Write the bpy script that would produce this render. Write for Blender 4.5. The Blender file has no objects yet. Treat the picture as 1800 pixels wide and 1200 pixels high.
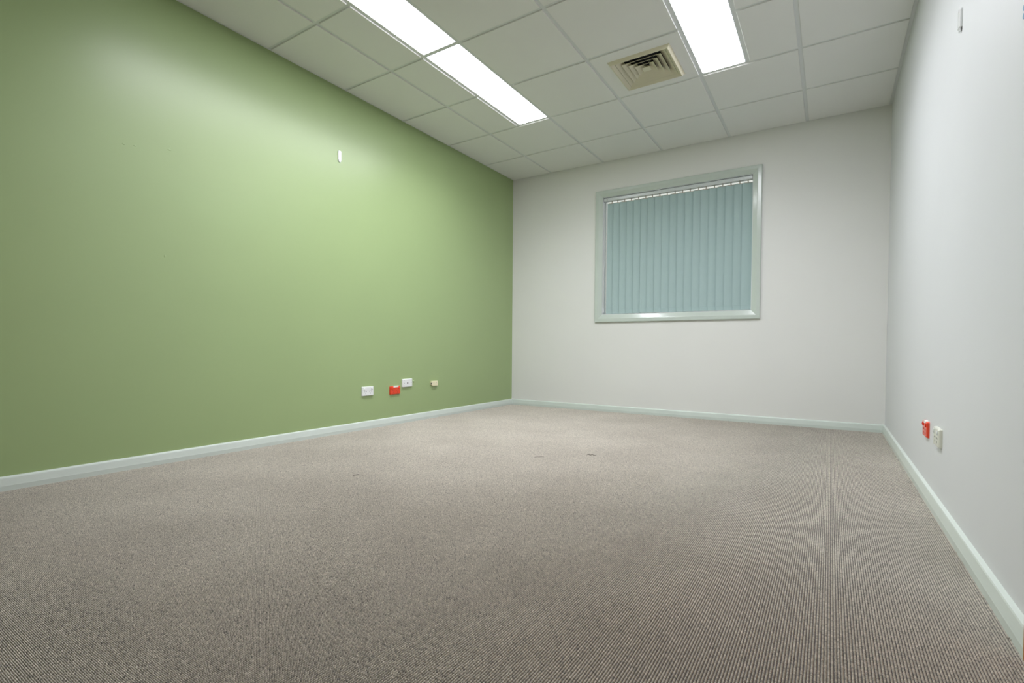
import bpy, bmesh, math, random
from mathutils import Vector, Matrix
random.seed(7)
scene = bpy.context.scene
col = scene.collection

# ------------------------------------------------------------------ camera
# World: X along the far wall (green wall at X=0), Y depth (far wall at Y=0), Z up, metres.
W, H = 3.4607, 2.562            # room width, ceiling height
YR = -6.35                      # wall behind the photographer
SKEW = math.radians(0.908)      # the far wall is a touch out of square
TS = math.tan(SKEW)
cam_d = bpy.data.cameras.new('camera')
cam_d.sensor_width = 36.0
cam_d.lens = 17.5225
cam_d.shift_x = 0.00332
cam_d.shift_y = 0.01646
cam_d.clip_start = 0.02
cam = bpy.data.objects.new('camera', cam_d)
cam.matrix_world = Matrix(((0.84030, -0.01723, 0.54185, 3.08747),
                           (0.54208, 0.01423, -0.84020, -4.85918),
                           (0.00677, 0.99975, 0.02129, 0.65126),
                           (0, 0, 0, 1)))
col.objects.link(cam)
scene.camera = cam

# ------------------------------------------------------------------ world, light, exposure
LIGHT_STRENGTH = 13.6       # glow of the prismatic diffusers
TUBE_POWER = 10.5           # the tubes behind them, thrown mostly downward by the prisms
world = bpy.data.worlds.new('world'); scene.world = world
world.use_nodes = True
bg = world.node_tree.nodes['Background']
bg.inputs['Color'].default_value = (1.0, 0.985, 0.93, 1)
bg.inputs['Strength'].default_value = 0.88
vs = scene.view_settings
vs.view_transform = 'Standard'
vs.look = 'None'
vs.exposure = 0.0
vs.gamma = 1.0
vs.use_curve_mapping = False

# ------------------------------------------------------------------ materials
def lin(r, g, b):
    f = lambda c: (c/255/12.92) if c/255 <= 0.04045 else ((c/255+0.055)/1.055)**2.4
    return (f(r), f(g), f(b), 1)

def mat(name, rgb, rough=0.5, bump=0.0, scale=300.0, vary=0.0, vscale=3.0, spec=0.5, metal=0.0, coat=0.0):
    m = bpy.data.materials.new(name); m.use_nodes = True
    nt = m.node_tree; b = nt.nodes['Principled BSDF']
    c = lin(*rgb)
    b.inputs['Base Color'].default_value = c
    b.inputs['Roughness'].default_value = rough
    b.inputs['Metallic'].default_value = metal
    b.inputs['Specular IOR Level'].default_value = spec
    b.inputs['Coat Weight'].default_value = coat
    tc = nt.nodes.new('ShaderNodeTexCoord')
    if vary:
        n = nt.nodes.new('ShaderNodeTexNoise'); n.inputs['Scale'].default_value = vscale
        n.inputs['Detail'].default_value = 4
        r = nt.nodes.new('ShaderNodeValToRGB')
        r.color_ramp.elements[0].position = 0.3; r.color_ramp.elements[1].position = 0.7
        r.color_ramp.elements[0].color = tuple(x*(1-vary) for x in c[:3])+(1,)
        r.color_ramp.elements[1].color = tuple(min(1, x*(1+vary)) for x in c[:3])+(1,)
        nt.links.new(tc.outputs['Object'], n.inputs['Vector'])
        nt.links.new(n.outputs['Fac'], r.inputs['Fac'])
        nt.links.new(r.outputs['Color'], b.inputs['Base Color'])
    if bump:
        n = nt.nodes.new('ShaderNodeTexNoise'); n.inputs['Scale'].default_value = scale
        n.inputs['Detail'].default_value = 3
        bp = nt.nodes.new('ShaderNodeBump'); bp.inputs['Strength'].default_value = bump
        bp.inputs['Distance'].default_value = 0.002
        nt.links.new(tc.outputs['Object'], n.inputs['Vector'])
        nt.links.new(n.outputs['Fac'], bp.inputs['Height'])
        nt.links.new(bp.outputs['Normal'], b.inputs['Normal'])
    return m

def emit_mat(name, rgb, strength):
    m = bpy.data.materials.new(name); m.use_nodes = True
    nt = m.node_tree; nt.nodes.clear()
    o = nt.nodes.new('ShaderNodeOutputMaterial'); e = nt.nodes.new('ShaderNodeEmission')
    e.inputs['Color'].default_value = rgb + (1,); e.inputs['Strength'].default_value = strength
    nt.links.new(e.outputs[0], o.inputs['Surface'])
    return m

def carpet_mat():
    """loop-pile yarn; the loops themselves are geometry, the material only tints them tuft by tuft"""
    m = bpy.data.materials.new('carpet_loop_pile'); m.use_nodes = True
    nt = m.node_tree; L = nt.links; N = nt.nodes.new
    b = nt.nodes['Principled BSDF']; b.inputs['Roughness'].default_value = 0.95
    b.inputs['Specular IOR Level'].default_value = 0.08
    geo = N('ShaderNodeNewGeometry')
    mp = N('ShaderNodeMapping'); mp.inputs['Scale'].default_value = (1/RIB, 1/LOOP, 0)
    L.new(geo.outputs['Position'], mp.inputs['Vector'])
    fl = N('ShaderNodeVectorMath'); fl.operation = 'FLOOR'; L.new(mp.outputs[0], fl.inputs[0])
    w2 = N('ShaderNodeTexWhiteNoise'); w2.noise_dimensions = '3D'; L.new(fl.outputs[0], w2.inputs['Vector'])
    ramp = N('ShaderNodeValToRGB'); e = ramp.color_ramp.elements
    e[0].position = 0.0; e[0].color = lin(*CARPET[0])
    e[1].position = 1.0; e[1].color = lin(*CARPET[3])
    x = e.new(0.12); x.color = lin(*CARPET[1])
    x = e.new(0.75); x.color = lin(*CARPET[2])
    L.new(w2.outputs['Value'], ramp.inputs['Fac'])
    ns = N('ShaderNodeTexNoise'); ns.inputs['Scale'].default_value = 2.2; ns.inputs['Detail'].default_value = 5
    L.new(geo.outputs['Position'], ns.inputs['Vector'])
    r2 = N('ShaderNodeValToRGB'); r2.color_ramp.elements[0].position = 0.35; r2.color_ramp.elements[1].position = 0.65
    r2.color_ramp.elements[0].color = (0.90, 0.895, 0.89, 1); r2.color_ramp.elements[1].color = (1, 1, 1, 1)
    L.new(ns.outputs['Fac'], r2.inputs['Fac'])
    mx = N('ShaderNodeMixRGB'); mx.blend_type = 'MULTIPLY'; mx.inputs['Fac'].default_value = 1
    L.new(ramp.outputs['Color'], mx.inputs[1]); L.new(r2.outputs['Color'], mx.inputs[2])
    L.new(mx.outputs['Color'], b.inputs['Base Color'])
    return m

NRIB, NLOOP = 99, 142                    # tufts in one patch of pile
PX, PY = 6, 13                           # patches across and along the room
RIB = W/(PX*NRIB)
LOOP = (0.056-YR)/(PY*NLOOP)
CARPET = [(154, 150, 144), (189, 183, 172), (205, 198, 186), (226, 218, 205)]

GREEN = mat('green_satin_paint', (162, 183, 130), 0.36, bump=0.03, scale=260, vary=0.015, vscale=1.5, spec=0.65)
WHITE = mat('white_wall_paint', (236, 236, 232), 0.5, bump=0.05, scale=260, vary=0.012, vscale=1.5)
COOLWHITE = mat('cool_white_wall_paint', (221, 223, 224), 0.5, bump=0.05, scale=260, vary=0.012, vscale=1.5)
SAGE = mat('pale_sage_gloss_paint', (214, 223, 216), 0.3, bump=0.02, scale=60, vary=0.02, vscale=6)
SAGE_FRAME = mat('pale_sage_window_gloss', (204, 214, 206), 0.15, bump=0.02, scale=60, vary=0.02, vscale=6)
TILE = mat('ceiling_tile_mineral', (241, 241, 238), 0.9, bump=0.35, scale=420, vary=0.02, vscale=1.2, spec=0.2)
TEE = mat('ceiling_tee_enamel', (226, 229, 227), 0.5, vary=0.02)
LIGHTFRAME = mat('luminaire_white_enamel', (228, 232, 234), 0.4, vary=0.01)
DIFFUSER = emit_mat('luminaire_diffuser', (0.97, 0.98, 1.045), LIGHT_STRENGTH)
DIM_DIFFUSER = emit_mat('luminaire_diffuser_dimmed', (0.97, 0.98, 1.045), LIGHT_STRENGTH*0.65)  # for the out-of-view troffer: glow lowered so the right wall is less bright
CREAM = mat('aged_cream_enamel', (222, 216, 190), 0.4, vary=0.03, vscale=8)
DUCT = mat('dark_duct_lining', (46, 46, 54), 0.8, vary=0.1)
BLIND = mat('teal_blind_fabric', (176, 198, 197), 0.8, bump=0.12, scale=900, vary=0.015, vscale=12, spec=0.2)
HANGER = mat('cream_hanger_plastic', (178, 174, 160), 0.4, vary=0.02)
ALU = mat('white_headrail_enamel', (214, 220, 220), 0.25, vary=0.01)
PLASTIC = mat('white_switch_plastic', (240, 242, 242), 0.25, vary=0.01, vscale=30)
OFFWHITE = mat('ivory_switch_plastic', (228, 229, 215), 0.25, vary=0.02, vscale=30)
YELLOWED = mat('yellowed_plastic', (242, 234, 200), 0.35, vary=0.05, vscale=40)
RED = mat('red_switch_plastic', (238, 72, 40), 0.22, vary=0.03, vscale=30)
SLOT = mat('dark_socket_slot', (96, 94, 96), 0.6, vary=0.05)
REDSLOT = mat('dark_red_socket_slot', (150, 28, 16), 0.5, vary=0.05)
STICKER = mat('white_label_paper', (240, 238, 232), 0.6, vary=0.02)
BLUE = mat('blue_vinyl', (96, 150, 186), 0.4, vary=0.03)
DARKBIT = mat('dark_thread', (62, 52, 48), 0.9, vary=0.1)
BACKING = mat('carpet_backing', (98, 94, 92), 0.95, vary=0.1, vscale=40)
FRAY = mat('carpet_fray_yarn', (170, 162, 150), 0.95, vary=0.3, vscale=60)
def glass_mat():
    m = bpy.data.materials.new('window_glass'); m.use_nodes = True
    nt = m.node_tree; nt.nodes.clear(); N = nt.nodes.new
    o = N('ShaderNodeOutputMaterial'); mx = N('ShaderNodeMixShader'); fr = N('ShaderNodeFresnel')
    t = N('ShaderNodeBsdfTransparent'); g = N('ShaderNodeBsdfGlossy')
    t.inputs['Color'].default_value = (0.95, 0.97, 0.96, 1); g.inputs['Roughness'].default_value = 0.02
    fr.inputs['IOR'].default_value = 1.45
    nt.links.new(fr.outputs[0], mx.inputs[0]); nt.links.new(t.outputs[0], mx.inputs[1]); nt.links.new(g.outputs[0], mx.inputs[2])
    nt.links.new(mx.outputs[0], o.inputs['Surface'])
    return m
GLASS = glass_mat()
METAL = mat('brushed_metal', (190, 190, 188), 0.3, metal=1.0, vary=0.03)

def wood_mat():
    m = mat('orange_brown_timber', (150, 96, 34), 0.4)
    nt = m.node_tree; b = nt.nodes['Principled BSDF']
    tc = nt.nodes.new('ShaderNodeTexCoord'); mp = nt.nodes.new('ShaderNodeMapping')
    mp.inputs['Scale'].default_value = (14, 14, 1.2)
    n = nt.nodes.new('ShaderNodeTexNoise'); n.inputs['Scale'].default_value = 4; n.inputs['Detail'].default_value = 6
    r = nt.nodes.new('ShaderNodeValToRGB')
    r.color_ramp.elements[0].position = 0.3; r.color_ramp.elements[1].position = 0.7
    r.color_ramp.elements[0].color = lin(150, 92, 28); r.color_ramp.elements[1].color = lin(188, 126, 52)
    nt.links.new(tc.outputs['Object'], mp.inputs['Vector']); nt.links.new(mp.outputs['Vector'], n.inputs['Vector'])
    nt.links.new(n.outputs['Fac'], r.inputs['Fac']); nt.links.new(r.outputs['Color'], b.inputs['Base Color'])
    return m
WOOD = wood_mat()
CARPETM = carpet_mat()

# ------------------------------------------------------------------ helpers
def tag(o, label=None, cat=None, group=None, kind=None):
    if label: o['label'] = label
    if cat: o['category'] = cat
    if group: o['group'] = group
    if kind: o['kind'] = kind
    return o

def link(name, me, m=None, parent=None, loc=None, rz=None):
    o = bpy.data.objects.new(name, me)
    if m is not None and me is not None and not me.materials: me.materials.append(m)
    col.objects.link(o)
    if parent is not None: o.parent = parent
    if loc is not None: o.location = loc
    if rz is not None: o.rotation_euler = (0, 0, rz)
    return o

def empty(name, loc=(0, 0, 0), rz=0.0):
    o = link(name, None, loc=loc, rz=rz); o.empty_display_size = 0.1
    return o

def bm_mesh(bm, name, smooth=False):
    bmesh.ops.recalc_face_normals(bm, faces=bm.faces[:])
    me = bpy.data.meshes.new(name); bm.to_mesh(me); bm.free()
    if smooth:
        for p in me.polygons: p.use_smooth = True
    return me

def bbox(bm, x0, x1, y0, y1, z0, z1, bevel=0.0, seg=2):
    vs_ = [bm.verts.new((x, y, z)) for z in (z0, z1) for x, y in ((x0, y0), (x1, y0), (x1, y1), (x0, y1))]
    F = [(0, 1, 2, 3), (4, 5, 6, 7), (0, 1, 5, 4), (1, 2, 6, 5), (2, 3, 7, 6), (3, 0, 4, 7)]
    fs = [bm.faces.new([vs_[i] for i in f]) for f in F]
    bmesh.ops.recalc_face_normals(bm, faces=fs)
    if bevel:
        es = list({e for f in fs for e in f.edges})
        bmesh.ops.bevel(bm, geom=es, offset=bevel, segments=seg, profile=0.5, affect='EDGES')

def box(name, x0, x1, y0, y1, z0, z1, m, parent=None, bevel=0.0, seg=2, loc=None, rz=None):
    bm = bmesh.new(); bbox(bm, min(x0, x1), max(x0, x1), min(y0, y1), max(y0, y1), min(z0, z1), max(z0, z1), bevel, seg)
    return link(name, bm_mesh(bm, name), m, parent, loc, rz)

def prism(bm, pts, z0, z1):
    a = [bm.verts.new((x, y, z0)) for x, y in pts]; b = [bm.verts.new((x, y, z1)) for x, y in pts]
    n = len(pts)
    bm.faces.new(a); bm.faces.new(b[::-1])
    for i in range(n): bm.faces.new((a[i], a[(i+1) % n], b[(i+1) % n], b[i]))

def cyl(bm, c0, c1, r0, r1=None, n=16, cap=True):
    r1 = r0 if r1 is None else r1
    c0, c1 = Vector(c0), Vector(c1); d = (c1-c0).normalized()
    u = d.orthogonal().normalized(); v = d.cross(u)
    ra = [bm.verts.new(c0+r0*(math.cos(2*math.pi*i/n)*u+math.sin(2*math.pi*i/n)*v)) for i in range(n)]
    rb = [bm.verts.new(c1+r1*(math.cos(2*math.pi*i/n)*u+math.sin(2*math.pi*i/n)*v)) for i in range(n)]
    for i in range(n): bm.faces.new((ra[i], ra[(i+1) % n], rb[(i+1) % n], rb[i]))
    if cap: bm.faces.new(ra[::-1]); bm.faces.new(rb)

def sweep(bm, profile, path_frames):
    """profile: closed list of (a,b); path_frames: list of functions (a,b)->Vector"""
    rings = [[bm.verts.new(f(a, b)) for a, b in profile] for f in path_frames]
    n = len(profile)
    for r0, r1 in zip(rings[:-1], rings[1:]):
        for i in range(n): bm.faces.new((r0[i], r0[(i+1) % n], r1[(i+1) % n], r1[i]))
    bm.faces.new(rings[0]); bm.faces.new(rings[-1][::-1])

# ------------------------------------------------------------------ shell: floor
def build_floor():
    o = box('floor', -0.1, W+0.1, YR-0.1, 0.16, -0.12, -0.0033, BACKING)
    tag(o, 'ribbed grey-brown loop-pile carpet covering the whole floor', 'floor', kind='structure')
    # one patch of loop pile: rows of small rounded loops, laid out over the floor by geometry nodes
    rnd = random.Random(5); vs_, fs = [], []
    for i in range(NRIB):
        for j in range(NLOOP):
            cx = (i+0.5)*RIB+rnd.uniform(-.0003, .0003); cy = (j+0.5)*LOOP+rnd.uniform(-.0003, .0003)
            hw = RIB*0.365*rnd.uniform(.90, 1.10); hl = LOOP*0.47*rnd.uniform(.94, 1.06)
            h = rnd.uniform(-.0005, .0003); tw = rnd.uniform(-.25, .25); b0 = len(vs_)
            for r, z in ((1.0, -0.0036), (0.94, -0.0014+h*.6), (0.58, -0.0003+h)):
                for k in range(6):
                    a = math.pi*2*k/6
                    dx, dy = hw*r*math.cos(a), hl*r*math.sin(a)
                    vs_.append((cx+dx+dy*tw, cy+dy, z))
            vs_.append((cx, cy, h))
            for q in range(2):
                for k in range(6):
                    fs.append((b0+q*6+k, b0+q*6+(k+1) % 6, b0+q*6+6+(k+1) % 6, b0+q*6+6+k))
            for k in range(6): fs.append((b0+12+k, b0+12+(k+1) % 6, b0+18))
    me = bpy.data.meshes.new('carpet_pile'); me.from_pydata(vs_, [], fs)
    me.polygons.foreach_set('use_smooth', [True]*len(me.polygons))
    p = link('carpet_pile', me, CARPETM, o); p['kind'] = 'stuff'
    ng = bpy.data.node_groups.new('lay_pile', 'GeometryNodeTree')
    ng.interface.new_socket('Geometry', in_out='INPUT', socket_type='NodeSocketGeometry')
    ng.interface.new_socket('Geometry', in_out='OUTPUT', socket_type='NodeSocketGeometry')
    gi = ng.nodes.new('NodeGroupInput'); go = ng.nodes.new('NodeGroupOutput')
    pw, pl = RIB*NRIB, LOOP*NLOOP
    gr = ng.nodes.new('GeometryNodeMeshGrid')
    gr.inputs['Size X'].default_value = pw*(PX-1); gr.inputs['Size Y'].default_value = pl*(PY-1)
    gr.inputs['Vertices X'].default_value = PX; gr.inputs['Vertices Y'].default_value = PY
    tr = ng.nodes.new('GeometryNodeTransform')
    tr.inputs['Translation'].default_value = (pw*(PX-1)/2, YR+pl*(PY-1)/2, 0)
    ip = ng.nodes.new('GeometryNodeInstanceOnPoints')
    ng.links.new(gr.outputs['Mesh'], tr.inputs['Geometry'])
    ng.links.new(tr.outputs['Geometry'], ip.inputs['Points'])
    ng.links.new(gi.outputs['Geometry'], ip.inputs['Instance'])
    ng.links.new(ip.outputs['Instances'], go.inputs['Geometry'])
    md = p.modifiers.new('lay_pile', 'NODES'); md.node_group = ng
    # frayed yarn ends where the carpet meets the skirting
    bm = bmesh.new(); rnd = random.Random(3)
    def tuft(x, y, dx, dy):
        for k in range(rnd.randint(2, 5)):
            a = rnd.uniform(-0.9, 0.9)
            ux, uy = dx*math.cos(a)-dy*math.sin(a), dx*math.sin(a)+dy*math.cos(a)
            l = rnd.uniform(0.003, 0.009)
            jx, jy = x+rnd.uniform(-.006, .006), y+rnd.uniform(-.006, .006)
            cyl(bm, (jx, jy, -0.001), (jx+ux*l, jy+uy*l, rnd.uniform(0.0, 0.003)), 0.0010, 0.0006, n=5)
    for _ in range(34):
        y = rnd.uniform(-4.2, -0.05); tuft(0.026, y, -0.5, 0.1)
    for _ in range(30):
        y = rnd.uniform(-3.35, 0.0); tuft(W-0.026, y, 0.5, 0.1)
    for _ in range(24):
        x = rnd.uniform(0.05, W-0.05); tuft(x, x*TS-0.026, 0.1, 0.5)
    f = link('frayed_edge', bm_mesh(bm, 'frayed_edge'), FRAY, o); f['kind'] = 'stuff'
build_floor()

# ------------------------------------------------------------------ shell: walls
T = 0.12
wl = box('wall_left', -T, 0, YR-T, 0.0, -0.012, H+0.10, GREEN)
tag(wl, 'long sage-green painted wall with sockets and a white hook', 'wall', kind='structure')
# window opening in far wall, local frame of far wall (x along it, +y into it)
WX0, WX1, WZ0, WZ1 = 1.093, 2.491, 0.998, 2.204
bm = bmesh.new()
WL = W/math.cos(SKEW)
bbox(bm, -T, WX0, 0, T, -0.012, H+0.10); bbox(bm, WX1, WL+T, 0, T, -0.012, H+0.10)
bbox(bm, WX0, WX1, 0, T, -0.012, WZ0); bbox(bm, WX0, WX1, 0, T, WZ1, H+0.10)
wb = link('wall_back', bm_mesh(bm, 'wall_back'), WHITE, rz=SKEW)
tag(wb, 'off-white painted end wall holding the blind-covered window', 'wall', kind='structure')
DY0, DY1, DZ = -3.393, -4.353, 2.12      # outer edges of the door frame on the right wall
bm = bmesh.new()
bbox(bm, W, W+T, DY0-0.05, 0.054, -0.012, H+0.10)
bbox(bm, W, W+T, YR-T, DY1+0.05, -0.012, H+0.10)
bbox(bm, W, W+T, DY1+0.05, DY0-0.05, DZ-0.05, H+0.10)
wr = link('wall_right', bm_mesh(bm, 'wall_right'), COOLWHITE)
tag(wr, 'off-white painted side wall with a red socket, ivory socket and hook', 'wall', kind='structure')
wx = box('wall_rear', 0, W, YR-T, YR, -0.012, H+0.10, WHITE)
tag(wx, 'plain white wall opposite the window', 'wall', kind='structure')
# paint blemishes on the green wall
def blemish(y, z, w, h, t=0.0016):
    bm = bmesh.new(); bmesh.ops.create_uvsphere(bm, u_segments=10, v_segments=6, radius=1)
    for v in bm.verts: v.co = Vector((v.co.x*t, v.co.y*w/2, v.co.z*h/2))
    link('paint_blemish', bm_mesh(bm, 'paint_blemish', True), GREEN, wl, loc=(0, y, z))
for y, z, w, h in [(-3.544, 1.732, .018, .010), (-3.758, 1.690, .012, .008), (-3.708, 1.698, .012, .008), (-3.571, 1.143, .010, .016)]:
    blemish(y, z, w, h)
blemish(-1.620, 0.350, 0.024, 0.018, 0.006)

# ------------------------------------------------------------------ skirting
BP = [(0.0, -0.004), (0.019, -0.004), (0.019, 0.022), (0.0182, 0.025), (0.0128, 0.0535), (0.0110, 0.0575), (0.0, 0.0625)]
def skirting(name, frames, label):
    bm = bmesh.new(); sweep(bm, BP, frames)
    return tag(link(name, bm_mesh(bm, name), SAGE), label, 'baseboard', kind='structure')
skirting('baseboard_left', [lambda d, z: Vector((d, YR, z)), lambda d, z: Vector((d, -d, z))],
         'pale sage gloss skirting board along the green wall')
skirting('baseboard_back', [lambda d, z: Vector((d, d*TS-d, z)), lambda d, z: Vector((W-d, (W-d)*TS-d, z))],
         'pale sage gloss skirting board below the window')
skirting('baseboard_right', [lambda d, z: Vector((W-d, (W-d)*TS-d, z)), lambda d, z: Vector((W-d, DY0, z))],
         'pale sage gloss skirting board below the red and ivory sockets')
skirting('baseboard_rear', [lambda d, z: Vector((d, YR+d, z)), lambda d, z: Vector((W-d, YR+d, z))],
         'pale sage gloss skirting board opposite the window')

# ------------------------------------------------------------------ ceiling: tees, wall angle and drop-edge tiles
ceil = box('ceiling', -T, W+T, YR-T, 0.18, H+0.10, H+0.18, TEE)
tag(ceil, 'suspended ceiling of square white tiles in a metal grid', 'ceiling', kind='structure')
LX = [0.4947+0.6*i for i in range(5)]
TY = [-0.5684-0.6*i for i in range(10)]
TZ = H+0.008
GAP, EDGE = 0.012, 0.019
for x in LX:
    box('main_tee', x-GAP, x+GAP, YR+EDGE, x*TS-EDGE, TZ, TZ+0.03, TEE, ceil)
HX = (0.7947, 2.5947)          # half-cell tees beside the luminaires
LY0, LY1, LY2 = TY[1], TY[3], TY[5]
for x in HX:
    for a, b in ((LY1+GAP, LY0-GAP), (LY2+GAP, LY1-GAP)):
        box('main_tee', x-GAP, x+GAP, a, b, TZ, TZ+0.03, TEE, ceil)
XS = [0.0]+LX+[W]
for j, y in enumerate(TY):
    for i in range(6):
        a = XS[i]+(GAP if i else EDGE); b = XS[i+1]-(GAP if i < 5 else EDGE)
        if j in (2, 4):      # these rows run into the middle of a luminaire
            if i == 1: b = HX[0]-GAP
            if i == 4: a = HX[1]+GAP
        box('cross_tee', a, b, y-GAP, y+GAP, TZ, TZ+0.03, TEE, ceil)
# wall angle all round
bm = bmesh.new(); bbox(bm, 0, EDGE, YR, 0, TZ-0.002, TZ+0.02); link('wall_angle', bm_mesh(bm, 'wall_angle'), TEE, ceil)
bm = bmesh.new(); bbox(bm, W-EDGE, W, YR, W*TS, TZ-0.002, TZ+0.02); link('wall_angle', bm_mesh(bm, 'wall_angle'), TEE, ceil)
bm = bmesh.new(); prism(bm, [(EDGE, EDGE*TS), (W-EDGE, (W-EDGE)*TS), (W-EDGE, (W-EDGE)*TS-EDGE), (EDGE, EDGE*TS-EDGE)], TZ-0.002, TZ+0.02)
link('wall_angle', bm_mesh(bm, 'wall_angle'), TEE, ceil)
box('wall_angle', EDGE, W-EDGE, YR, YR+EDGE, TZ-0.002, TZ+0.02, TEE, ceil)
VC = (2.003, -1.4625)          # air vent centre
VH = 0.178                     # half size of the hole cut for it
tile_cache = {}
def tile(x0, x1, y0, y1, back=False, hole=False):
    """y0 < y1"""
    key = (round(x1-x0, 3), round(y1-y0, 3))
    if not back and not hole and key in tile_cache:
        return link('ceiling_tile', tile_cache[key], TILE, ceil, loc=(x0, y0, H))
    bm = bmesh.new(); w, h = x1-x0, y1-y0; b = 0.0015
    if hole:
        hx0, hx1, hy0, hy1 = VC[0]-VH-x0, VC[0]+VH-x0, VC[1]-VH-y0, VC[1]+VH-y0
        bbox(bm, 0, hx0, 0, h, 0, 0.016); bbox(bm, hx1, w, 0, h, 0, 0.016)
        bbox(bm, hx0, hx1, 0, hy0, 0, 0.016); bbox(bm, hx0, hx1, hy1, h, 0, 0.016)
    else:
        sl = w*TS if back else 0
        lo = [(b, b), (w-b, b), (w-b, h-b+sl), (b, h-b)]; hi = [(0, 0), (w, 0), (w, h+sl), (0, h)]
        A = [bm.verts.new((x, y, 0)) for x, y in lo]
        B = [bm.verts.new((x, y, b)) for x, y in hi]; C_ = [bm.verts.new((x, y, 0.016)) for x, y in hi]
        bm.faces.new(A); bm.faces.new(C_)
        for P, Q in ((A, B), (B, C_)):
            for i in range(4): bm.faces.new((P[i], P[(i+1) % 4], Q[(i+1) % 4], Q[i]))
    me = bm_mesh(bm, 'ceiling_tile')
    if not back and not hole: tile_cache[key] = me
    return link('ceiling_tile', me, TILE, ceil, loc=(x0, y0, H))
RY = [0.0]+TY+[YR]
for j in range(11):
    for i in range(6):
        x0 = XS[i]+(GAP if i else EDGE); x1 = XS[i+1]-(GAP if i < 5 else EDGE)
        y1 = RY[j]-GAP if j else x0*TS-EDGE
        y0 = RY[j+1]+(GAP if j < 10 else EDGE)
        if 2 <= j <= 5:
            if i == 1: x1 = HX[0]-GAP
            if i == 4: x0 = HX[1]+GAP
        tile(x0, x1, y0, y1, back=(j == 0), hole=(i == 3 and j == 2))

# ------------------------------------------------------------------ luminaires (recessed troffers)
def rounded_rect(w, h, r, n=5):
    pts = []
    for cx, cy, a0 in ((w/2-r, h/2-r, 0), (-w/2+r, h/2-r, 90), (-w/2+r, -h/2+r, 180), (w/2-r, -h/2+r, 270)):
        for k in range(n+1):
            a = math.radians(a0+90*k/n); pts.append((cx+r*math.cos(a), cy+r*math.sin(a)))
    return pts
def troffer(xc, yc, label, glow=None, power=1.0):
    root = empty('recessed_light', (xc, yc, H))
    tag(root, label, 'ceiling light', 'fluorescent troffer lights in the ceiling grid')
    w, l = 0.276, 1.176
    bm = bmesh.new()                 # housing: open-bottomed tray
    bbox(bm, -w/2, w/2, -l/2, l/2, 0.044, 0.048)
    for s in (-1, 1):
        bbox(bm, s*w/2-(0.004 if s > 0 else 0), s*w/2+(0.004 if s < 0 else 0), -l/2, l/2, 0.006, 0.044)
        bbox(bm, -w/2+.004, w/2-.004, s*l/2-(0.004 if s > 0 else 0), s*l/2+(0.004 if s < 0 else 0), 0.006, 0.044)
    link('housing', bm_mesh(bm, 'housing'), LIGHTFRAME, root)
    bm = bmesh.new()
    prism(bm, rounded_rect(w-0.010, l-0.010, 0.012), 0.005, 0.008)
    link('diffuser', bm_mesh(bm, 'diffuser'), glow or DIFFUSER, root)
    ld = bpy.data.lights.new('tube_light', 'AREA'); ld.shape = 'RECTANGLE'; ld.size = w-0.012; ld.size_y = l-0.012
    ld.energy = TUBE_POWER*power; ld.spread = math.radians(145); ld.color = (0.97, 0.98, 1.045)
    lo = bpy.data.objects.new('tube_light', ld); col.objects.link(lo); lo.parent = root; lo.location = (0, 0, 0.0035)
    return root
xa, xc_ = (HX[0]+LX[1])/2, (LX[3]+HX[1])/2
ya, yb = (LY0+LY1)/2, (LY1+LY2)/2
troffer(xa, ya, 'lit troffer on the green wall side, nearer the window wall')
troffer(xa, yb, 'lit troffer on the green wall side, farther from the window wall')
troffer(xc_, ya, 'lit troffer right beside the square beige air vent')
troffer(xc_, yb, 'lit troffer on the white wall side, farther from the window wall', DIM_DIFFUSER, 0.65)  # out of view, output turned down to keep the right wall darker

# ------------------------------------------------------------------ air vent
def sq_ring(bm, prof):
    """closed profile of (half size, z) swept round a square with mitred corners"""
    rings = []
    for sx, sy in ((1, 1), (-1, 1), (-1, -1), (1, -1)):
        rings.append([bm.verts.new((sx*r, sy*r, z)) for r, z in prof])
    n = len(prof)
    for k in range(4):
        a, b = rings[k], rings[(k+1) % 4]
        for i in range(n): bm.faces.new((a[i], a[(i+1) % n], b[(i+1) % n], b[i]))
vent = empty('air_vent', (VC[0], VC[1], H))
tag(vent, 'square beige four-way louvred air vent in the ceiling', 'vent')
bm = bmesh.new(); sq_ring(bm, [(0.206, 0.0), (0.203, -0.004), (0.190, -0.018), (0.186, -0.018), (0.168, -0.004), (0.168, 0.004), (0.172, 0.006), (0.176, 0.0)])
link('frame', bm_mesh(bm, 'frame'), CREAM, vent)
for k in range(4):
    r = 0.164-0.0345*k
    bm = bmesh.new(); z = -0.004
    sq_ring(bm, [(r, z), (r+0.002, z), (r+0.002, z+0.0015), (r-0.041, z+0.030), (r-0.042, z+0.0285)])
    link('louvre', bm_mesh(bm, 'louvre'), CREAM, vent)
bm = bmesh.new()
r = 0.026
v = [bm.verts.new((sx*r, sy*r, -0.004)) for sx, sy in ((1, 1), (-1, 1), (-1, -1), (1, -1))]
tp = [bm.verts.new((sx*0.004, sy*0.004, 0.018)) for sx, sy in ((1, 1), (-1, 1), (-1, -1), (1, -1))]
bm.faces.new(tp)
for i in range(4): bm.faces.new((v[i], v[(i+1) % 4], tp[(i+1) % 4], tp[i]))
bm.faces.new(v[::-1])
link('centre_cone', bm_mesh(bm, 'centre_cone'), CREAM, vent)
bm = bmesh.new()                       # mitre ribs carrying the louvres at the four corners
for sx, sy in ((1, 1), (-1, 1), (-1, -1), (1, -1)):
    cyl(bm, (sx*0.150, sy*0.150, 0.029), (sx*0.012, sy*0.012, 0.029), 0.0022, n=6)
link('corner_ribs', bm_mesh(bm, 'corner_ribs'), METAL, vent)
bm = bmesh.new()
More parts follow.
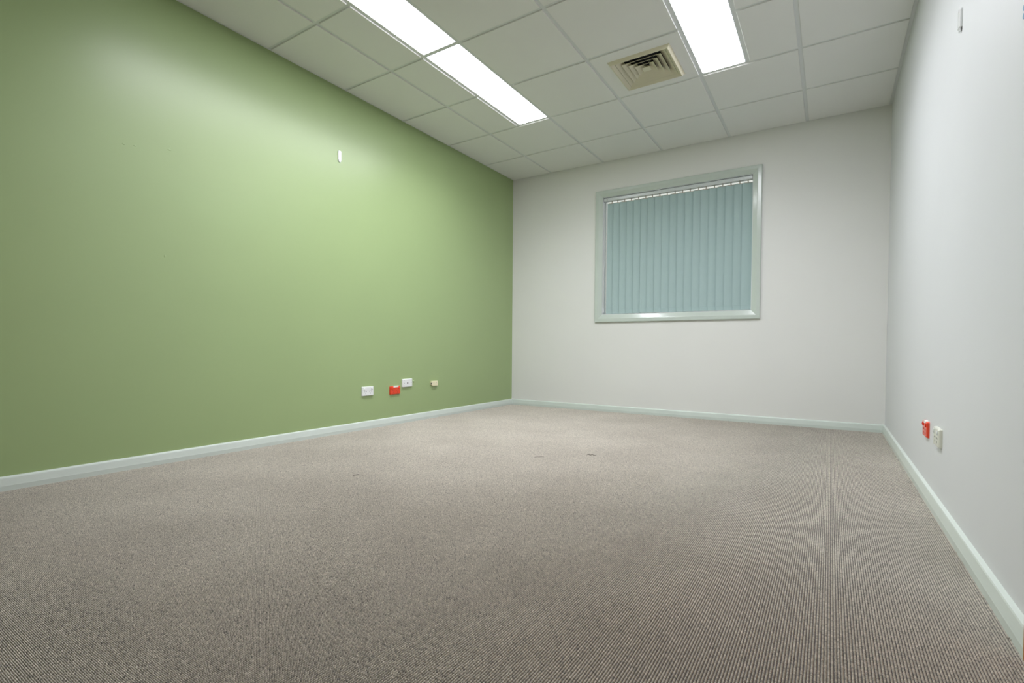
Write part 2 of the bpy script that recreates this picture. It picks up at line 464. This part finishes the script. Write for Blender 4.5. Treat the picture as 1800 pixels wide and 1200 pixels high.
sq_ring(bm, [(0.1685, 0.0045), (0.1705, 0.0065), (0.1705, 0.095), (0.1685, 0.095)]); bbox(bm, -0.1685, 0.1685, -0.1685, 0.1685, 0.092, 0.095)
link('duct_collar', bm_mesh(bm, 'duct_collar'), DUCT, vent)

# ------------------------------------------------------------------ window
win = empty('window_1', (0, 0, 0), SKEW)
tag(win, 'window in the end wall with pale sage bevelled surround', 'window', kind='structure')
OX0, OX1, OZ0, OZ1 = 1.017, 2.563, 0.922, 2.270
# architrave: outer flat, inner splay falling to the opening; p = 0 at opening, 1 at outer edge
AP = [(0.0, 0.0), (0.0, -0.007), (0.06, -0.009), (0.50, -0.0205), (0.56, -0.0215), (0.93, -0.0215), (1.0, -0.0185), (1.0, 0.0)]
def arch(name, c0, c1):
    """c0, c1: (inner corner, outer corner) pairs"""
    bm = bmesh.new()
    def fr(c):
        (ix, iz), (ox, oz) = c
        return lambda p, d: Vector((ix+(ox-ix)*p, d, iz+(oz-iz)*p))
    sweep(bm, AP, [fr(c0), fr(c1)])
    return link(name, bm_mesh(bm, name), SAGE_FRAME, win)
TL = ((WX0, WZ1), (OX0, OZ1)); TR = ((WX1, WZ1), (OX1, OZ1)); BL = ((WX0, WZ0), (OX0, OZ0)); BR = ((WX1, WZ0), (OX1, OZ0))
arch('architrave', TL, TR); arch('architrave', BL, BR); arch('architrave', TL, BL); arch('architrave', TR, BR)
bm = bmesh.new(); D = 0.12
bbox(bm, WX0, WX0+0.004, 0.0, D, WZ0, WZ1); bbox(bm, WX1-0.004, WX1, 0.0, D, WZ0, WZ1)
bbox(bm, WX0+.004, WX1-.004, 0.0, D, WZ1-0.004, WZ1); bbox(bm, WX0+.004, WX1-.004, 0.0, D, WZ0, WZ0+0.004)
link('reveal_lining', bm_mesh(bm, 'reveal_lining'), LIGHTFRAME, win)
bm = bmesh.new(); SF = 0.010
bbox(bm, WX0+.004, WX0+SF, 0.052, 0.076, WZ0+.004, WZ1-.004); bbox(bm, WX1-SF, WX1-.004, 0.052, 0.076, WZ0+.004, WZ1-.004)
bbox(bm, WX0+SF, WX1-SF, 0.052, 0.076, WZ0+.004, WZ0+SF); bbox(bm, WX0+SF, WX1-SF, 0.052, 0.076, WZ1-SF, WZ1-.004)
link('sash_frame', bm_mesh(bm, 'sash_frame'), ALU, win)
box('pane', WX0+SF, WX1-SF, 0.060, 0.065, WZ0+SF, WZ1-SF, GLASS, win)

# ------------------------------------------------------------------ vertical blind
bl = empty('vertical_blind', (0, 0, 0), SKEW)
tag(bl, 'closed pale teal vertical blind filling the window', 'blind')
BY = 0.024                               # blind line, behind the wall face
hr = bmesh.new()
prof = [(-0.022, 2.163), (-0.024, 2.167), (-0.024, 2.185), (-0.020, 2.193), (-0.010, 2.199), (0.022, 2.199), (0.022, 2.163), (0.008, 2.163), (0.008, 2.167), (-0.008, 2.167), (-0.008, 2.163)]
sweep(hr, prof, [lambda a, z: Vector((WX0+0.006, BY+a, z)), lambda a, z: Vector((WX1-0.006, BY+a, z))])
head = link('headrail', bm_mesh(hr, 'headrail'), ALU, bl)
for x in (WX0+0.0055, WX1-0.0075):
    box('end_cap', x, x+0.002, BY-0.025, BY+0.023, 2.161, 2.1995, SLOT, head)
bm = bmesh.new(); cyl(bm, (1.136, BY-0.0255, 2.176), (1.136, BY-0.0238, 2.176), 0.004, n=10)
link('rail_screw', bm_mesh(bm, 'rail_screw'), SLOT, head)
NS = 19
sx0, sx1 = 1.166, 2.446
pitch = (sx1-sx0)/(NS-1)
SW = 0.089
bm = bmesh.new()                          # slat: gently curved strip of cloth, 0.7 mm thick
segs = 6
zt, zb = 2.140, 1.0075
def slat_profile(t):                     # slight cross curve
    return 0.0022*(1-(2*t-1)**2)
front = []; back = []
for zz in (zb, zb+0.3, zb+0.6, zb+0.9, zt):
    front.append([bm.verts.new((-SW/2+SW*k/segs, -slat_profile(k/segs)-0.00035, zz)) for k in range(segs+1)])
    back.append([bm.verts.new((-SW/2+SW*k/segs, -slat_profile(k/segs)+0.00035, zz)) for k in range(segs+1)])
for g in (front, back):
    for r0, r1 in zip(g[:-1], g[1:]):
        for k in range(segs): bm.faces.new((r0[k], r0[k+1], r1[k+1], r1[k]))
for r in range(4):
    for k in (0, segs): bm.faces.new((front[r][k], front[r+1][k], back[r+1][k], back[r][k]))
for r in (0, 4):
    for k in range(segs): bm.faces.new((front[r][k], front[r][k+1], back[r][k+1], back[r][k]))
slat_me = bm_mesh(bm, 'slat')
bm = bmesh.new(); bbox(bm, -SW/2+0.002, SW/2-0.002, -0.0042, 0.0012, zb+0.0005, zb+0.040, 0.001, 1)
weight_me = bm_mesh(bm, 'bottom_weight')
bm = bmesh.new(); bbox(bm, -0.033, 0.033, -0.0046, 0.0010, zt-0.004, zt+0.0018, 0.0005, 1); bbox(bm, -0.0048, 0.0048, -0.0030, 0.0010, zt+0.0018, 2.164)
hang_me = bm_mesh(bm, 'hanger')
rnd = random.Random(11)
for i in range(NS):
    a = math.radians(14+rnd.uniform(-.5, .5))
    o = link('slat', slat_me, BLIND, bl, loc=(sx0+i*pitch, BY, 0), rz=a)
    o.rotation_euler = (math.radians(rnd.uniform(-.12, .12)), math.radians((0.3 if i == 0 else 0.1)+rnd.uniform(-.06, .06)), a)
    link('bottom_weight', weight_me, BLIND, o)
    link('hanger', hang_me, HANGER, o)
bm = bmesh.new()
cyl(bm, (1.1075, BY-0.014, 2.165), (1.1035, BY-0.014, 1.055), 0.0026, n=8)
cord = link('cord', bm_mesh(bm, 'cord'), PLASTIC, bl)
bm = bmesh.new()
cyl(bm, (1.1035, BY-0.014, 1.060), (1.1035, BY-0.014, 1.052), 0.003, 0.0055, n=12)
cyl(bm, (1.1035, BY-0.014, 1.052), (1.1035, BY-0.014, 1.022), 0.0055, 0.0060, n=12)
link('cord_weight', bm_mesh(bm, 'cord_weight', False), PLASTIC, cord)

# ------------------------------------------------------------------ door frame and door beside the camera
dr = empty('door_1', (W, DY0, 0), -math.pi/2)       # local x -> -Y, local y -> into the wall
tag(dr, 'orange-brown timber door and frame in the white side wall', 'door', kind='structure')
dw = DY0-DY1
box('jamb', 0, 0.055, -0.02, 0.10, 0.0, DZ, WOOD, dr, 0.002, 1)
box('jamb', dw-0.055, dw, -0.02, 0.10, 0.0, DZ, WOOD, dr, 0.002, 1)
box('head_jamb', 0.055, dw-0.055, -0.02, 0.10, DZ-0.055, DZ, WOOD, dr, 0.002, 1)
leaf = box('door_leaf', 0.058, dw-0.058, 0.004, 0.042, 0.008, DZ-0.058, WOOD, dr, 0.0015, 1)
bm = bmesh.new(); hx = dw-0.12
cyl(bm, (hx, 0.004, 1.0), (hx, -0.006, 1.0), 0.026, n=20); cyl(bm, (hx, -0.006, 1.0), (hx, -0.045, 1.0), 0.009, n=12)
cyl(bm, (hx+0.006, -0.045, 1.0), (hx-0.11, -0.045, 1.0), 0.009, n=12)
link('handle', bm_mesh(bm, 'handle'), METAL, leaf)

# ------------------------------------------------------------------ wall fittings (local: x right, z up, -y out of the wall)
def fitting(name, wall, along, z, label, cat, group=None):
    if wall == 'L': o = empty(name, (0, along, z), math.pi/2)
    else: o = empty(name, (W, along, z), -math.pi/2)
    return tag(o, label, cat, group)
def plate_mesh(w, h, d, taper=0.004):
    """wall plate with sloping sides and softened front edge"""
    bm = bmesh.new()
    lv = [(w/2, h/2, 0), (w/2, h/2, -d*0.55), (w/2-taper*.5, h/2-taper*.5, -d*0.9), (w/2-taper, h/2-taper, -d)]
    rings = []
    for a, b, y in lv:
        rings.append([bm.verts.new((px, y, pz)) for px, pz in rounded_rect(2*a, 2*b, 0.004, 3)])
    n = len(rings[0])
    for r0, r1 in zip(rings[:-1], rings[1:]):
        for i in range(n): bm.faces.new((r0[i], r0[(i+1) % n], r1[(i+1) % n], r1[i]))
    bm.faces.new(rings[0]); bm.faces.new(rings[-1])
    return bm_mesh(bm, 'plate')
def gpo(wall, along, z, m, slot, label, w=0.117, h=0.074, d=0.012, sticker=False, group=None, rocker=None):
    r = fitting('power_outlet', wall, along, z, label, 'power outlet', group)
    link('plate', plate_mesh(w, h, d), m, r)
    for s in (-1, 1):
        cx = s*(w/2-0.020)
        bm = bmesh.new()                 # rocker switch, kicked out at the top
        x0, x1 = cx-0.0065, cx+0.0065
        pr = [(-d+0.0005, 0.010), (-d-0.001, 0.010), (-d-0.0050, 0.016), (-d-0.0025, 0.029), (-d+0.0005, 0.029)]
        sweep(bm, pr, [lambda y, zz, x=x0: Vector((x, y, zz)), lambda y, zz, x=x1: Vector((x, y, zz))])
        sw = link('rocker_switch', bm_mesh(bm, 'rocker_switch'), rocker or m, r)
        cx = s*0.0235
        for dx, dz, a in ((-0.007, -0.002, 30), (0.007, -0.002, -30), (0, -0.017, 0)):
            bm = bmesh.new(); bbox(bm, -0.001, 0.001, -d-0.0006, -d+0.001, -0.0042, 0.0042)
            o = link('socket_slot', bm_mesh(bm, 'socket_slot'), slot, r, loc=(cx+dx, 0, dz))
            o.rotation_euler = (0, math.radians(a), 0)
    if sticker:
        box('circuit_label', -0.022, 0.036, -d+0.0, -0.001, h/2-0.0005, h/2+0.0022, STICKER, r)
        box('circuit_label_front', -0.022, 0.036, -d-0.0006, -d+0.003, h/2-0.010, h/2-0.0004, STICKER, r)
    return r
gpo('L', -2.144, 0.2990, PLASTIC, SLOT, 'white double power outlet low on the green wall beside the red outlet')
gpo('L', -1.848, 0.2865, RED, REDSLOT, 'red double power outlet low on the green wall with white label strip', w=0.116, h=0.070, sticker=True)
gpo('R', -1.966, 0.3005, RED, REDSLOT, 'red double power outlet low on the white wall', w=0.115, h=0.070, d=0.011, sticker=True)
gpo('R', -2.262, 0.3060, OFFWHITE, SLOT, 'ivory double power outlet low on the white wall', w=0.118, h=0.074, d=0.012, rocker=PLASTIC)
# data plate
dp = fitting('data_plate', 'L', -1.705, 0.3405, 'white data wall plate above the red outlet on the green wall', 'data outlet')
link('plate', plate_mesh(0.120, 0.070, 0.013, 0.004), PLASTIC, dp)
for sx_ in (-0.040, 0.044):
    for dz in (0.022, 0.0, -0.022):
        bm = bmesh.new(); cyl(bm, (0, -0.0125, 0), (0, -0.0138, 0), 0.0026, n=10)
        link('screw_cap', bm_mesh(bm, 'screw_cap'), SLOT if dz == 0 else METAL, dp, loc=(sx_, 0, dz))
box('data_jack', -0.006, 0.006, -0.0138, -0.012, -0.007, 0.005, SLOT, dp)
# yellowed phone socket with a chipped lower corner
ps = fitting('phone_socket', 'L', -1.355, 0.3160, 'small yellowed phone socket on the green wall nearest the corner', 'phone socket')
bm = bmesh.new()
pts = [(-0.043, 0.023), (0.041, 0.023), (0.043, 0.021), (0.043, -0.019), (0.040, -0.022), (-0.026, -0.023), (-0.040, -0.013), (-0.043, -0.008)]
A = [bm.verts.new((x, 0, z)) for x, z in pts]; B = [bm.verts.new((x, -0.014, z)) for x, z in pts]
Cc = [bm.verts.new((x*0.93, -0.018, z*0.88)) for x, z in pts]
n = len(pts); bm.faces.new(A); bm.faces.new(Cc)
for P, Q in ((A, B), (B, Cc)):
    for i in range(n): bm.faces.new((P[i], P[(i+1) % n], Q[(i+1) % n], Q[i]))
link('cover', bm_mesh(bm, 'cover'), YELLOWED, ps)
box('line_port', -0.0438, -0.036, -0.0165, -0.006, -0.006, 0.008, SLOT, ps)
bm = bmesh.new(); cyl(bm, (0.020, -0.0175, 0.006), (0.020, -0.0186, 0.006), 0.003, n=10)
link('cover_screw', bm_mesh(bm, 'cover_screw'), METAL, ps)

# ------------------------------------------------------------------ adhesive hooks
def hook(wall, along, z, label, w=0.028, h=0.072):
    r = fitting('adhesive_hook', wall, along, z, label, 'wall hook', None)
    bm = bmesh.new()
    pts = []
    for k in range(9):
        a = math.pi*k/8; pts.append((w/2*math.cos(a), h/2-w*0.32+w*0.32*math.sin(a)))
    pts += [(-w/2, -h/2), (w/2, -h/2)]
    A = [bm.verts.new((x, 0, zz)) for x, zz in pts]; B = [bm.verts.new((x, -0.006, zz)) for x, zz in pts]
    C2 = [bm.verts.new((x*0.84, -0.009, zz*0.95)) for x, zz in pts]
    n = len(pts); bm.faces.new(A); bm.faces.new(C2)
    for P, Q in ((A, B), (B, C2)):
        for i in range(n): bm.faces.new((P[i], P[(i+1) % n], Q[(i+1) % n], Q[i]))
    link('backplate', bm_mesh(bm, 'backplate'), PLASTIC, r)
    bm = bmesh.new()                     # upturned hook lip at the foot of the plate
    pr = [(-0.002, -h/2+0.002), (-0.0065, -h/2+0.002), (-0.0075, -h/2-0.009), (-0.0055, -h/2-0.0125), (-0.0030, -h/2-0.0115), (-0.002, -h/2-0.004)]
    sweep(bm, pr, [lambda y, zz, x=-w*0.33: Vector((x, y, zz)), lambda y, zz, x=w*0.33: Vector((x, y, zz))])
    link('hook_lip', bm_mesh(bm, 'hook_lip'), PLASTIC, r)
    bm = bmesh.new(); cyl(bm, (0, -0.0085, h/2-0.014), (0, -0.0094, h/2-0.014), 0.0025, n=10)
    link('release_dimple', bm_mesh(bm, 'release_dimple'), METAL, r)
    return r
hook('L', -2.410, 2.068, 'white adhesive hook high on the green wall')
hook('R', -2.478, 1.834, 'white adhesive hook high on the white wall', w=0.030, h=0.070)

# ------------------------------------------------------------------ blue sticker on the white wall near the door
st = fitting('wall_sticker', 'R', -3.190, 1.4565, 'small blue two-lobed sticker on the white wall by the timber door', 'sticker')
for dz in (0.0098, -0.0098):
    bm = bmesh.new(); cyl(bm, (0, 0, dz), (0, -0.0008, dz), 0.0070, n=20)
    link('lobe', bm_mesh(bm, 'lobe'), BLUE, st)

# ------------------------------------------------------------------ bits lying on the carpet
def thread(pts, r, label, group=None):
    bm = bmesh.new()
    for a, b in zip(pts[:-1], pts[1:]): cyl(bm, a, b, r, n=6)
    o = link('thread', bm_mesh(bm, 'thread'), DARKBIT)
    return tag(o, label, 'thread', group)
thread([(1.072, -3.176, 0.0012), (1.075, -3.168, 0.0025), (1.084, -3.153, 0.0025), (1.087, -3.150, 0.001)], 0.0013,
       'short dark thread lying alone on the open carpet')
thread([(1.618, -2.290, 0.001), (1.628, -2.276, 0.002), (1.636, -2.270, 0.0012), (1.652, -2.254, 0.0018), (1.660, -2.250, 0.001)], 0.0009,
       'thin dark thread on the carpet out from the phone socket')
thread([(1.850, -2.052, 0.001), (1.858, -2.030, 0.003), (1.868, -2.046, 0.001), (1.878, -2.022, 0.003), (1.888, -2.044, 0.001), (1.902, -2.030, 0.0015)], 0.0011,
       'dark kinked snag of yarn on the carpet beneath the air vent')
